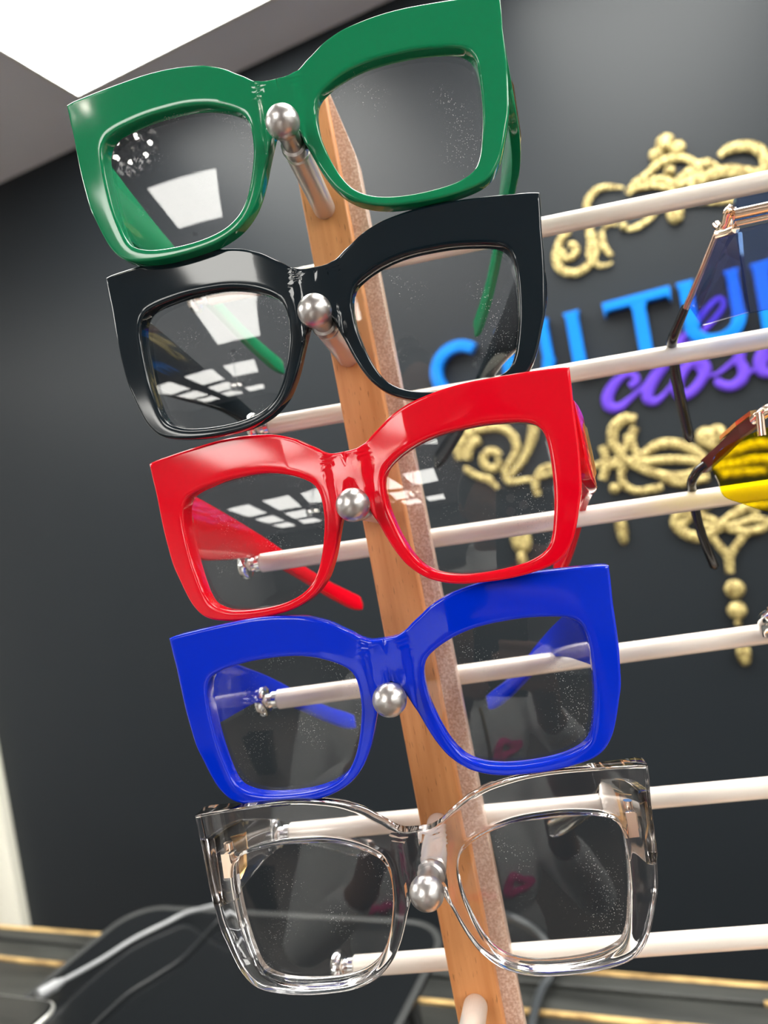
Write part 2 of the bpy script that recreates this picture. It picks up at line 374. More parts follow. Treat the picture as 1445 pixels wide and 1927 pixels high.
letter([stem(0), arc(.03, H - .034, .042, .034, -90, 90, .018), [(s, H - .018), (.034, H - .018), (.034, H), (s, H)], [(s, H - .068), (.034, H - .068), (.034, H - .050), (s, H - .050)],
        [(.038, H - .062), (.056, H - .056), (.092, 0), (.064, 0)]], .168)
letter([stem(0), [(s, H - .02), (.072, H - .02), (.072, H), (s, H)], [(s, H / 2 - .01), (.062, H / 2 - .01), (.062, H / 2 + .01), (s, H / 2 + .01)], [(s, 0), (.074, 0), (.074, .02), (s, .02)]], .292)

pur = empty('purple_script_lettering', on_wall(1290, 720, YW)); tag(pur, 'purple raised script word closet below the blue capitals on the wall', 'sign lettering')
def stroke_obj(name, strokes, m, root, fl=.4, yoff=.010, off=None):
    """strokes: lists of wall points given as seen from the front, each with a half width in metres"""
    bm = bmesh.new()
    for pts, r in strokes:
        q = [on_wall(x, y, YW - yoff) - root.location for x, y in pts]
        c = catmull(q, 6) if len(q) > 2 else q
        if isinstance(r, (list, tuple)):
            rr = [r[min(int(i / max(1, len(c) - 1) * (len(r) - 1)), len(r) - 2)] + (r[min(int(i / max(1, len(c) - 1) * (len(r) - 1)), len(r) - 2) + 1] - r[min(int(i / max(1, len(c) - 1) * (len(r) - 1)), len(r) - 2)]) *
                  (i / max(1, len(c) - 1) * (len(r) - 1) - min(int(i / max(1, len(c) - 1) * (len(r) - 1)), len(r) - 2)) for i in range(len(c))]
        else: rr = [r] * len(c)
        add_tube(bm, c, [q_ * (.86 if m is M_purple else .92) for q_ in rr], 12, flat=(Vector((0, 1, 0)), fl))
    return obj(name, bm, m, root)
L5 = [.005, .0115, .0135, .0125, .008, .004]
stroke_obj('letter', [([(1185, 727), (1197, 718), (1193, 706), (1176, 706), (1155, 724), (1143, 748), (1148, 766), (1166, 766), (1186, 750), (1206, 732)], [.008, .009, .008, .007, .012, .014, .013, .01, .006, .004])], M_purple, pur)
stroke_obj('letter', [([(1206, 732), (1240, 700), (1300, 645), (1348, 596), (1362, 572), (1352, 562), (1330, 582), (1290, 632), (1246, 690), (1222, 728), (1219, 750), (1232, 756), (1250, 742), (1262, 726)], [.004, .006, .006, .006, .006, .006, .007, .010, .013, .014, .013, .009, .005, .004])], M_purple, pur)
stroke_obj('letter', [([(1322, 684), (1304, 682), (1286, 697), (1274, 722), (1279, 742), (1298, 740), (1318, 718), (1328, 694), (1320, 680), (1312, 690), (1326, 706), (1350, 704)], [.010, .011, .012, .014, .013, .011, .011, .012, .010, .006, .004, .004])], M_purple, pur)
stroke_obj('letter', [([(1350, 704), (1380, 680), (1396, 660), (1392, 678), (1400, 698), (1394, 716), (1375, 727), (1354, 722), (1350, 712)], [.004, .006, .008, .010, .012, .012, .011, .010, .006]), ([(1385, 722), (1408, 704), (1424, 690)], [.006, .004, .003])], M_purple, pur)
stroke_obj('letter', [([(1424, 690), (1448, 672), (1462, 650), (1456, 640), (1440, 654), (1430, 680), (1436, 700), (1456, 700), (1480, 680)], [.004, .006, .008, .009, .012, .014, .012, .008, .004])], M_purple, pur)
stroke_obj('letter', [([(1480, 680), (1520, 620), (1540, 590), (1510, 640), (1496, 676), (1506, 690), (1530, 672)], [.004, .008, .009, .012, .013, .009, .004]), ([(1495, 625), (1560, 605)], .006)], M_purple, pur)

def z7(x, y): return (980 + x / 3.1075, 200 + y / 3.1075)
def z2(x, y): return (840 + x / 2.388, 760 + y / 2.388)
def strokes(fn, data): return [([fn(*p) for p in pts], r) for pts, r in data]
def dot_obj(bm, px, py, r, root, sx=1., sz=1.):
    c = on_wall(px, py, YW - .009) - root.location
    bmesh.ops.create_uvsphere(bm, u_segments=20, v_segments=12, radius=1., matrix=Matrix.Translation(c) @ Matrix.Diagonal((r * sx, .009, r * sz, 1)))
up = empty('gold_scroll_ornament', on_wall(1250, 400, YW)); tag(up, 'glittery gold scroll ornament on the wall above the blue capitals', 'wall ornament')
stroke_obj('scrollwork', strokes(z7, [
    ([(600, 478), (500, 472), (430, 500), (388, 570), (392, 690), (425, 780), (430, 860), (395, 930), (315, 975), (235, 955), (205, 890), (225, 800), (255, 750), (290, 735)], [.003, .007, .008, .008, .008, .009, .009, .009, .009, .009, .008, .006]),
    ([(240, 840), (255, 885), (300, 880), (325, 845), (310, 812), (280, 815)], .0075),
    ([(470, 730), (480, 800), (505, 850), (535, 872)], [.005, .007, .006, .004]), ([(400, 720), (410, 800), (400, 860), (420, 900), (470, 935), (535, 915)], [.008, .008, .007, .006, .005, .003]),
    ([(480, 715), (520, 690), (560, 688)], .005), ([(620, 722), (680, 705), (740, 670), (800, 610)], [.004, .007, .006, .004]),
    ([(625, 515), (670, 450), (740, 400), (800, 340), (870, 305), (950, 300), (1030, 335), (1090, 325), (1155, 355)], [.006, .008, .008, .009, .009, .008, .007, .007, .004]),
    ([(640, 500), (740, 440), (830, 425), (900, 450), (960, 400), (1040, 350), (1120, 330)], [.005, .006, .007, .008, .009, .009, .005]),
    ([(680, 480), (780, 462), (880, 475), (950, 440), (1030, 390), (1060, 370)], .006),
    ([(930, 460), (1020, 425), (1120, 385), (1220, 365), (1330, 378), (1445, 395), (1560, 420)], [.006, .007, .008, .009, .008, .006, .005]),
    ([(980, 470), (1080, 430), (1180, 400), (1290, 400), (1400, 420)], .005),
    ([(1160, 295), (1215, 250), (1310, 232), (1390, 252), (1430, 310), (1415, 370), (1370, 400)], [.006, .010, .011, .011, .010, .009, .005]),
    ([(700, 560), (850, 590), (1000, 560), (1150, 560), (1250, 545)], .006), ([(880, 450), (890, 540), (898, 600)], .006)]), M_gold, up)
for x, y, r, sx_, sz_ in ((845, 215, .018, 1, 1), (917, 245, .0145, 1, 1), (790, 286, .0135, 1, 1), (870, 380, .011, 1, 1), (902, 630, .016, 1, 1.2), (600, 703, .008, 1, 1)):
    bm = bmesh.new(); dot_obj(bm, *z7(x, y), r, up, sx_, sz_); obj('bead', bm, M_gold, up)
lo = empty('gold_scroll_ornament', on_wall(1200, 950, YW)); tag(lo, 'glittery gold scroll ornament with hanging drops on the wall below the purple script', 'wall ornament')
stroke_obj('scrollwork', strokes(z2, [
    ([(60, 250), (55, 190), (90, 140), (160, 108), (240, 108), (295, 140), (315, 200), (290, 260), (262, 310), (280, 350), (340, 345)], [.010, .014, .016, .013, .010, .010, .010, .009, .008, .007, .006]),
    ([(90, 250), (105, 190), (150, 160)], .012), ([(240, 250), (225, 285), (190, 290), (165, 262), (175, 225), (210, 212), (238, 235)], .0095),
    ([(80, 290), (140, 325), (190, 340), (230, 380)], [.008, .008, .009, .004]), ([(392, 90), (385, 150), (360, 220), (325, 280), (260, 345)], [.012, .012, .009, .008, .005]),
    ([(480, 280), (430, 295), (400, 350), (410, 410)], .008), ([(340, 345), (420, 330), (500, 300)], .006),
    ([(530, 260), (600, 300), (690, 270), (760, 255), (800, 200), (815, 140)], .007),
    ([(850, 72), (800, 68), (752, 110), (750, 180), (785, 225), (790, 255), (760, 275), (715, 275)], [.010, .012, .012, .011, .010, .009, .008, .005]),
    ([(850, 105), (830, 150), (840, 200), (880, 235)], [.009, .010, .009, .006]),
    ([(810, 262), (880, 230), (950, 185), (1030, 180), (1100, 205), (1160, 250), (1190, 290)], [.008, .009, .011, .011, .010, .010, .006]),
    ([(815, 265), (900, 262), (1000, 250), (1090, 255), (1150, 270)], .009), ([(815, 268), (900, 300), (990, 325), (1080, 320), (1160, 290), (1220, 262)], [.006, .009, .010, .009, .008, .007]),
    ([(700, 190), (712, 230), (712, 300), (700, 340)], .009),
    ([(800, 280), (785, 320), (800, 365), (850, 392), (920, 385), (970, 372)], .008), ([(980, 335), (1040, 355), (1110, 345), (1180, 330)], .009),
    ([(1190, 260), (1260, 230), (1330, 200), (1420, 180), (1520, 200)], .010), ([(1210, 290), (1300, 270), (1400, 250), (1500, 260)], .010), ([(1230, 320), (1330, 310), (1440, 300)], .008),
    ([(1150, 470), (1050, 490), (1030, 535), (1060, 575), (1130, 600), (1200, 575), (1262, 520), (1340, 470), (1430, 455), (1520, 470)], [.007, .010, .011, .011, .011, .010, .009, .010, .009, .006]),
    ([(1060, 545), (1110, 500), (1190, 520), (1270, 560), (1350, 575), (1420, 560), (1440, 530), (1380, 520), (1300, 545), (1230, 550), (1150, 550)], .008),
    ([(1150, 470), (1230, 440), (1320, 450), (1400, 500)], .006),
    ([(1195, 600), (1240, 655), (1268, 690), (1274, 760)], [.007, .008, .009, .008]), ([(1345, 585), (1300, 640), (1274, 690), (1274, 740)], [.007, .008, .008, .006])]), M_gold, lo)
for x, y, r, sx_, sz_ in ((1165, 150, .019, 1, 1.1), (1215, 135, .018, 1, 1), (1190, 180, .014, 1, 1), (755, 380, .011, 1, 1), (787, 560, .028, .40, 1.25), (1295, 832, .0185, 1, 1), (1305, 928, .0175, 1, 1), (335, 610, .028, .8, 1.1), (1335, 1120, .016, .8, 1.6), (1310, 985, .006, 1, 1), (340, 700, .02, .5, 1)):
    bm = bmesh.new(); dot_obj(bm, *z2(x, y), r, lo, sx_, sz_); obj('bead', bm, M_gold, lo)

# ------------------------------------------------------------------ the display stand
root_loc = Vector((0, .30, TZ))
st = empty('eyewear_display_stand', (0, 0, 0)); tag(st, 'leaning beech wood eyewear display stand with white cross rods and steel pegs', 'display stand')
def depth_front(py): return .2815 + (py - 230) / 1450 * .0085
def edgeL(y): return 560 + .1897 * (y - 340)
def edgeR(y): return 640 + .1934 * (y - 340)
def post_pt(x, y, add=0.): return on_stand(x, y, depth_front(y) + add)
topL, topR = post_pt(edgeL(158), 158), post_pt(edgeR(168), 168)
botL, botR = post_pt(edgeL(1900), 1900), post_pt(edgeR(1900), 1900)
ax = ((botL + botR) / 2 - (topL + topR) / 2).normalized()
kk = (TZ + .012 - topL.z) / ax.z
gL, gR = topL + ax * kk, topR + ax * kk
gR = gL + (botR - botL).normalized() * (botR - botL).length
# the post's own axes
pz_ = -ax; px_ = (SX - pz_ * SX.dot(pz_)).normalized(); py_ = pz_.cross(px_).normalized()
pw_ = abs((botR - botL).dot(px_))
Rm = Matrix((px_, py_, pz_)).transposed()
pm = Matrix.Translation(gL) @ Rm.to_4x4()
Lp = (topL - gL).length
def inpost(name, lo, hi, m, bev=.0006):
    bm = bmesh.new(); add_box(bm, lo, hi, bev)
    o = obj(name, bm, m, st); o.matrix_world = pm; return o
inpost('post', (0, 0, 0), (pw_, .011, Lp), M_wood, .0008)
bm = bmesh.new()
aw = .0068
pr = [(.003, 0), (pw_ + aw, 0), (pw_ + aw, Lp - .030), (pw_ + aw * .7, Lp - .02), (pw_ + .001, Lp - .002), (pw_ - .002, Lp - .001), (.003, Lp - .001)]
add_prism(bm, pr, .0112, .026, None, .0006); o = obj('acrylic_strip', bm, M_acryl, st); o.matrix_world = pm
# base plate on the table
gc = (gL + gR) / 2
box('base_plate', (gc.x - .11, gc.y - .05, TZ), (gc.x + .52, gc.y + .13, TZ + .014), M_wood, st, .003)
# pegs: satin shaft, steel neck, ball head
PEGS = [((532, 230), .2215), ((592, 585), .2265), ((664, 950), .2300), ((733, 1317), .2330), ((803, 1680), .2330)]
SYm = SY.normalized()
for (x, y), dp in PEGS:
    c = on_stand(x, y, dp)
    L = (depth_front(y) - dp) + .004
    bm = bmesh.new(); lathe(bm, [(.0180, 0), (.0180, .0036), (.0186, .0043), (L, .0043), (L, 0)], c, SYm, 28); pg = obj('peg', bm, M_peg, st)
    bm = bmesh.new()
    R = .00545
    pr = [(-R * math.cos(a), R * math.sin(a)) for a in [math.radians(k * 10) for k in range(0, 14)]]
    pr[0] = (-R, 0)
    pr += [(.0052, .0036), (.0125, .0034), (.0130, .0043), (.0150, .0046), (.0170, .0043), (.0176, .0036), (.0181, .0035), (.0181, 0)]
    lathe(bm, pr, c, SYm, 40); obj('knob', bm, M_satin, pg)
# next peg, its head below the frame
c = on_stand(870, 2040, .2335); e = on_stand(895, 1893, depth_front(1893))
bm = bmesh.new(); d = e - c; lathe(bm, [(.012, 0), (.012, .0040), (.0126, .0046), (d.length - .001, .0046), (d.length, .0040), (d.length, 0)], c, d, 28); pg = obj('peg', bm, M_rod, st)
bm = bmesh.new(); lathe(bm, [(-.0055 * math.cos(math.radians(k * 10)), .0055 * math.sin(math.radians(k * 10))) for k in range(0, 14)] + [(.0052, .0036), (.0121, .0036), (.0121, 0)], c, d, 32); obj('knob', bm, M_satin, pg)
# rods
RD = .3175; RR = .0042
RODS = [((365, 563), (1445, 341)), ((478, 806), (1445, 637)), ((462, 1064), (1445, 922)), ((494, 1320), (1445, 1192)), ((520, 1566), (1445, 1482)), ((636, 1820), (1445, 1762))]
ends = []
for (a, b_) in RODS:
    A = on_stand(*a, RD); Bq = on_stand(*b_, RD + .001); d = (Bq - A).normalized()
    E = A + d * .62; ends.append(E)
    bm = bmesh.new(); lathe(bm, [(.007, 0), (.007, .0037), (.0075, RR), (.62, RR), (.62, 0)], A, d, 32); rd = obj('rod', bm, M_rod, st)
    bm = bmesh.new(); lathe(bm, [(-.0022, 0), (-.0022, .005), (-.0012, .0064), (.0004, .0068), (.002, .0064), (.003, .005), (.0032, .0034), (.0045, .0030), (.0048, .0037), (.0068, .0037), (.0072, .0030), (.0078, 0)], A, d, 32); obj('end_cap', bm, M_chrome, rd)
# second post carrying the far ends of the rods
e0, e1 = ends[0], ends[-1]; dd = (e0 - e1).normalized(); bot = e1 + dd * ((TZ + .014 - e1.z) / dd.z); top = e0 + dd * .05
u = SX.normalized(); u = (u - dd * u.dot(dd)).normalized(); v = dd.cross(u)
Mx = Matrix.Translation(bot) @ Matrix((u, -v if v.dot(SY) < 0 else v, dd)).transposed().to_4x4()
bm = bmesh.new(); add_box(bm, (-.010, -.014, 0), (.010, .006, (top - bot).length), .001); o = obj('post', bm, M_wood, st); o.matrix_world = Mx

# ------------------------------------------------------------------ oversized spectacles
OUT = [(0, 0), (4.5, .2), (8, 1.8), (10.5, 3.7), (13.3, 5.5), (17, 8.0), (20.5, 9.6), (25, 11.2), (31.5, 12.5), (38, 13.3), (45, 13.6), (52, 13.4), (60, 13.0), (67, 12.5), (73, 12.0), (75.9, 11.4),
       (75.5, 5.4), (75.0, 0), (74.7, -7), (74.3, -14), (73.5, -21), (72.6, -27), (71, -32), (69, -37.8), (66.8, -42.5), (63.5, -46.4), (59, -48.6), (52, -49.9), (45, -50.4), (37, -50.2), (30, -49.5), (24, -47.8), (19, -45.2),
       (14.5, -41.0), (11.5, -36.3), (9.2, -31.3), (7.4, -26.5), (5.6, -22), (3.6, -17.5), (1.6, -14.6), (0, -14)]
HOLE = [(11.2, -14), (11.4, -21), (12.6, -26.7), (14.2, -32), (16.5, -37.3), (19.8, -41.8), (25, -45), (32, -46.7), (40, -47.2), (48, -46.8), (54, -45.7), (58.8, -43.3), (61.2, -39.5), (62.8, -34), (64.2, -27), (65, -19),
        (65.2, -12), (64.6, -7.3), (62.6, -4.2), (59, -2.6), (54, -1.6), (47, -.8), (40, -.7), (33, -1.0), (27, -2), (21.5, -3.7), (16, -6.4), (12.6, -9.4)]
def bow(x):
    ax_ = abs(x); return .03 * max(0, ax_ - .0065) + .3 * x * x
def smooth_outline():
    P_ = [Vector((x * .001, z * .001, 0)) for x, z in OUT]
    a = catmull(P_[:16], 5); b2 = catmull(P_[15:], 5)
    return a + b2[1:]
outl = [(p.x, p.y) for p in smooth_outline()]; outl[0] = (0., outl[0][1]); outl[-1] = (0., outl[-1][1])
holl = [(p.x, p.y) for p in catmull([Vector((x * .001, z * .001, 0)) for x, z in HOLE], 5, True)]
LC = (.038, -.024)
def seg_hit(ang, poly, closed):
    dx, dz = math.cos(ang), math.sin(ang); best = None; n_ = len(poly)
    for i in range(n_ if closed else n_ - 1):
        x1, z1 = poly[i]; x2, z2_ = poly[(i + 1) % n_]
        ex, ez = x2 - x1, z2_ - z1; den = dx * ez - dz * ex
        if abs(den) < 1e-14: continue
        t = ((x1 - LC[0]) * ez - (z1 - LC[1]) * ex) / den; s_ = ((x1 - LC[0]) * dz - (z1 - LC[1]) * dx) / den
        if t > 0 and -1e-9 <= s_ <= 1 + 1e-9 and (best is None or t > best): best = t
    return (LC[0] + dx * best, LC[1] + dz * best)
def dist_poly(p, poly, closed):
    best = 1e9; n_ = len(poly)
    for i in range(n_ if closed else n_ - 1):
        ax_, az = poly[i]; bx, bz = poly[(i + 1) % n_]; ex, ez = bx - ax_, bz - az; L2 = ex * ex + ez * ez
        if L2 < 1e-16: continue
        t = max(0, min(1, ((p[0] - ax_) * ex + (p[1] - az) * ez) / L2)); best = min(best, math.hypot(p[0] - ax_ - ex * t, p[1] - az - ez * t))
    return best
TH = .0060; RF = .0009
def spectacle_mesh():
    angs = set()
    for x, z in outl + [(0, outl[0][1]), (0, outl[-1][1])]: angs.add(round(math.atan2(z - LC[1], x - LC[0]), 5))
    for k in range(0, 96): angs.add(round(-math.pi + 2 * math.pi * k / 96, 5))
    angs = sorted(angs); keep = [angs[0]]
    tip = round(math.atan2(.0114 - LC[1], .0759 - LC[0]), 5)
    for a in angs[1:]:
        if a - keep[-1] > .018 or abs(a - tip) < .002: keep.append(a)
    angs = keep
    closed_out = outl + [(0., outl[0][1])]
    ss = [0, .003, .010, .022, .04, .07, .11, .16, .25, .35, .45, .54, .60, .64, .68, .71, .74, .77, .80, .83, .86, .89, .92, .945, .972, .986, .995, 1]
    bm = bmesh.new(); fr, bk = [], []
    for a in angs:
        h = seg_hit(a, holl, True)
        o_ = seg_hit(a, outl + [outl[0]], False)
        if o_[0] < .0007:
            if abs(o_[1] - outl[0][1]) < .0009: o_ = (0., outl[0][1])
            elif abs(o_[1] - outl[-1][1]) < .0009: o_ = (0., outl[-1][1])
        onc = o_[0] < 1e-6
        col, colb = [], []
        wd = math.hypot(o_[0] - h[0], o_[1] - h[1])
        for s_ in ss:
            # near the real edges use absolute distances so that the rounding is even
            x = h[0] + (o_[0] - h[0]) * s_; z = h[1] + (o_[1] - h[1]) * s_
            d_ = dist_poly((x, z), holl, True); d2 = dist_poly((x, z), outl, False)
            dd_ = min(d_, d2)
            rise = RF - math.sqrt(max(0, RF * RF - max(0, RF - dd_) ** 2)) if dd_ < RF else 0
            dome = .0002 * max(0, 1 - min(d_ / .0025, 1)) ** 2
            e_ = max(0, min(1, (abs(x) - .0060) / .0012)); dome += .0008 * e_ * e_ * (3 - 2 * e_) * max(0, 1 - max(0, abs(x) - .0072) / .014)
            riseb = .0008 - math.sqrt(max(0, .0008 ** 2 - max(0, .0008 - dd_) ** 2)) if dd_ < .0008 else 0
            if s_ == 1 and onc: x = 0.
            # the rim widens backwards towards the outer top corner
            th = TH + .0035 * max(0, (x - .060) / .015) * (1 if z > -.030 else max(0, 1 + (z + .03) / .02))
            y = bow(x)
            col.append(bm.verts.new((x, y + rise + dome, z))); colb.append(bm.verts.new((x, y + th - riseb, z)))
        fr.append(col); bk.append(colb)
    n_ = len(angs); m_ = len(ss)
    for i in range(n_):
        j = (i + 1) % n_
        for k in range(m_ - 1):
            bm.faces.new((fr[i][k], fr[i][k + 1], fr[j][k + 1], fr[j][k]))
            bm.faces.new((bk[i][k], bk[j][k], bk[j][k + 1], bk[i][k + 1]))
        bm.faces.new((fr[i][0], fr[j][0], bk[j][0], bk[i][0]))
        if not (abs(fr[i][-1].co.x) < 1e-6 and abs(fr[j][-1].co.x) < 1e-6):
            bm.faces.new((fr[i][-1], bk[i][-1], bk[j][-1], fr[j][-1]))
    g = bmesh.ops.duplicate(bm, geom=bm.verts[:] + bm.edges[:] + bm.faces[:])
    for v_ in g['geom']:
        if isinstance(v_, bmesh.types.BMVert): v_.co.x *= -1
    bmesh.ops.remove_doubles(bm, verts=bm.verts[:], dist=2e-5)
    bmesh.ops.recalc_face_normals(bm, faces=bm.faces[:])
    me = bpy.data.meshes.new('frame_front'); bm.to_mesh(me); bm.free()
    for p in me.polygons: p.use_smooth = True
    try: me.set_sharp_from_angle(angle=math.radians(40))
    except Exception: pass
    return me
FRAME = spectacle_mesh()
LENS_R = .22
def lens_y(x, z):
    sl = (bow(.065) - bow(.011)) / .054
    return bow(LC[0]) + sl * (x - LC[0]) + ((x - LC[0]) ** 2 + (z - LC[1]) ** 2) / (2 * LENS_R)
def lens_mesh():
    bm = bmesh.new(); rings = []
    for yo in (.0010, .0024):
        prev = []
        for s_ in (0, .12, .25, .4, .55, .7, .85, 1.004):
            if s_ == 0: prev.append([bm.verts.new((LC[0], lens_y(*LC) + yo, LC[1]))]); continue
            prev.append([bm.verts.new((LC[0] + (x - LC[0]) * s_, lens_y(LC[0] + (x - LC[0]) * s_, LC[1] + (z - LC[1]) * s_) + yo, LC[1] + (z - LC[1]) * s_)) for x, z in holl])
        rings.append(prev)
    n_ = len(holl)
    for pr in rings:
        for k in range(n_):
            k2 = (k + 1) % n_; bm.faces.new((pr[0][0], pr[1][k], pr[1][k2]))
            for a, b2 in zip(pr[1:], pr[2:]): bm.faces.new((a[k], b2[k], b2[k2], a[k2]))
    for k in range(n_):
        k2 = (k + 1) % n_; bm.faces.new((rings[0][-1][k], rings[0][-1][k2], rings[1][-1][k2], rings[1][-1][k]))
    out = []
    for flip in (1, -1):
        if flip < 0:
            for v_ in bm.verts: v_.co.x *= -1
        bmesh.ops.recalc_face_normals(bm, faces=bm.faces[:])
        me = bpy.data.meshes.new('lens'); bm.to_mesh(me)
        for p in me.polygons: p.use_smooth = True
        try: me.set_sharp_from_angle(angle=math.radians(40))
        except Exception: pass
        out.append(me)
    bm.free(); return out
LENSR, LENSL = lens_mesh()
# side profile of a temple: (distance back, top, bottom) in mm
TP = [(10, 2.0, -17), (15, 1.8, -23), (30, -.5, -26), (48, -6, -27), (62, -11.5, -27.5), (76, -18, -29.5), (90, -26, -35), (104, -35.5, -43), (120, -45.5, -53.5), (130, -51.2, -59.8), (135, -54.2, -62.2), (138.5, -56.6, -62.8), (140.3, -58.4, -61.8), (141, -59.6, -60.8)]
def temple_x(s_, tipx): return 73.2 * (1 - s_) + tipx * s_ + 42 * s_ * (1 - s_)
def temple(side, tipx, m, parent, emb=True):
    prof = catmull([Vector((a, b2, c2)) for a, b2, c2 in TP], 5)
    bm = bmesh.new(); rings = []
    for p in prof:
        s_ = min(1, max(0, (p.x - 7.5) / 130.5)); xc = temple_x(s_, tipx); th = 1.9 - .5 * s_
        if p.x > 136: th *= max(.25, 1 - (p.x - 136) / 5)
        zt, zb = p.y, p.z; zc = (zt + zb) / 2; hz = (zt - zb) / 2; e = min(.9, hz * .45, th * .6)
        ring = []
        sec = [(-th, -hz + e), (-th, hz - e), (-th + e * .3, hz - e * .3), (-th + e, hz), (th - e, hz), (th - e * .3, hz - e * .3), (th, hz - e), (th, -hz + e), (th - e * .3, -hz + e * .3), (th - e, -hz), (-th + e, -hz), (-th + e * .3, -hz + e * .3)]
        for dx, dz in sec: ring.append(bm.verts.new((side * (xc + dx) * .001, p.x * .001, (zc + dz) * .001)))
        rings.append(ring)
    for a, b2 in zip(rings, rings[1:]):
        for k in range(12): bm.faces.new((a[k], a[(k + 1) % 12], b2[(k + 1) % 12], b2[k]))
    bm.faces.new(rings[0]); bm.faces.new(rings[-1])
    t = obj('temple', bm, m, parent)
    if emb:
        # gold triangular emblem on the outside of the temple
        bm = bmesh.new()
        def pt(y, z, off):
            s_ = (y - 7.5) / 130.5; return (side * (temple_x(s_, tipx) + 1.9 - .5 * s_ + off) * .001, y * .001, z * .001)
        tri = [(24, -4), (44, -10), (40, -22), (32, -23)]
        a = [bm.verts.new(pt(y, z, -.1)) for y, z in tri]; b2 = [bm.verts.new(pt(34 + (y - 34) * .8, -14 + (z + 14) * .8, .8)) for y, z in tri]
        bm.faces.new(b2)
        for k in range(4): bm.faces.new((a[k], a[(k + 1) % 4], b2[(k + 1) % 4], b2[k]))
        e_ = obj('emblem', bm, M_goldm, t, smooth=False); e_['label'] = 'gold metal emblem'
        bm = bmesh.new()
        for z in (-4, -8, -12): lathe(bm, [(0, 0), (0, 1.3e-3), (2.6e-3, 1.3e-3), (2.6e-3, 0)], (side * .0690, .0142, z * .001), (0, 0, 1), 14)
        add_box(bm, (side * .0685 - .0015, .0104, -.012), (side * .0685 + .0015, .0110, -.004))
        add_box(bm, (side * .0700 - .0006, .0125, -.010), (side * .0700 + .0006, .0170, -.005))
        h_ = obj('hinge', bm, M_rose, t); h_['label'] = 'small metal hinge'
    return t
def spectacles(rot, loc, m, label, tips, cname):
    g = empty('eyeglasses', EYE + Vector(loc), Matrix(rot)); tag(g, label, 'eyeglasses', 'oversized square eyeglasses on the pegs')
    me = FRAME.copy(); me.materials.append(m); f = bpy.data.objects.new('frame_front', me); COL.objects.link(f); f.parent = g
    for msh in (LENSL, LENSR):
        ml = msh
        if not ml.materials: ml.materials.append(M_lens)
        o = bpy.data.objects.new('lens', ml); COL.objects.link(o); o.parent = g
    temple(-1, tips[0], m, g); temple(1, tips[1], m, g)
    return g
def plastic(name, c, **k):
    m = mat(name, c, .07, 0., IOR=1.42, **k); return m
M_green = plastic('glossy green plastic', (.003, .19, .075), Subsurface_Weight=0.)
M_black = plastic('glossy black plastic', (.004, .010, .015))
M_red = plastic('glossy red plastic', (.70, .001, .012))
M_bluep = plastic('glossy blue plastic', (.0, .022, .56))
M_clear = mat('clear plastic', (1, 1, 1), .015, 0., Transmission_Weight=1., IOR=1.46); nodes(M_clear)[2].inputs['Base Color'].default_value = (.985, .975, .985, 1)
spectacles([[0.9669, -0.2552, 0.004], [0.2548, 0.9661, 0.0414], [-0.0144, -0.039, 0.9991]], [-0.1032, 0.2208, 0.1472], M_green,
           'oversized square eyeglasses with a glossy green frame on the topmost peg', (47, 54), 'green')
spectacles([[0.9721, -0.2318, 0.0368], [0.2305, 0.9724, 0.0352], [-0.0439, -0.0257, 0.9987]], [-0.1026, 0.2226, 0.0842], M_black,
           'oversized square eyeglasses with a glossy black frame between the green and red pairs', (36, 20), 'black')
spectacles([[0.9923, -0.1219, -0.0198], [0.1228, 0.9911, 0.052], [0.0132, -0.054, 0.9985]], [-0.1035, 0.2228, 0.0222], M_red,
           'oversized square eyeglasses with a glossy red frame in the middle of the column', (50, 52), 'red')
spectacles([[0.9711, -0.2385, -0.0139], [0.2388, 0.9707, 0.0259], [0.0073, -0.0285, 0.9996]], [-0.101, 0.2216, -0.0413], M_bluep,
           'oversized square eyeglasses with a glossy royal blue frame above the clear pair', (49, 22), 'blue')
spectacles([[0.9635, -0.2678, 0.0055], [0.2673, 0.9626, 0.0448], [-0.0173, -0.0417, 0.999]], [-0.0993, 0.2179, -0.104], M_clear,
           'oversized square eyeglasses with a transparent clear frame on the lowest visible peg', (48, 46), 'clear')

# ------------------------------------------------------------------ sunglasses hanging on the rods at the right
def sheet(name, pix, depths, m, parent, th=.0016):
    """lens plate whose corners are real points at the given depths, with thickness"""
    P3 = [on_stand(x, y, d) for (x, y), d in zip(pix, depths)]
    n_ = (P3[1] - P3[0]).cross(P3[2] - P3[1]).normalized()
    if n_.dot(SY) < 0: n_ = -n_
    bm = bmesh.new(); a = [bm.verts.new(p) for p in P3]; b2 = [bm.verts.new(p + n_ * th) for p in P3]
    bm.faces.new(a); bm.faces.new(b2[::-1])
    for k in range(len(a)): bm.faces.new((a[k], a[(k + 1) % len(a)], b2[(k + 1) % len(a)], b2[k]))
    return obj(name, bm, m, parent, smooth=False)
sg = empty('sunglasses', on_stand(1400, 420, .27)); tag(sg, 'blue tinted square sunglasses with rose gold top bar hanging over the second rod', 'sunglasses', 'sunglasses hanging on the rods at the right')
def into(o, r):
    o.parent = r; o.matrix_parent_inverse = r.matrix_world.inverted(); return o
def stand_sheet(*a, **k):
    root = k.pop('root'); return into(sheet(*a, parent=None, **k), root)
D0 = .275
bpy.context.view_layer.update()
stand_sheet('lens', [(1386, 432), (1760, 345), (1762, 560), (1640, 580), (1600, 548), (1412, 588)], [D0] * 6, M_lensblue, root=sg)
stand_sheet('side_lens', [(1350, 442), (1388, 434), (1402, 588), (1320, 612), (1297, 578)], [D0 + .014, D0 + .001, D0 + .001, D0 + .022, D0 + .028], M_lenspurp, root=sg)
stand_sheet('brow_plate', [(1382, 374), (1760, 296), (1760, 345), (1384, 418)], [D0 + .001] * 4, M_lensblue, root=sg)
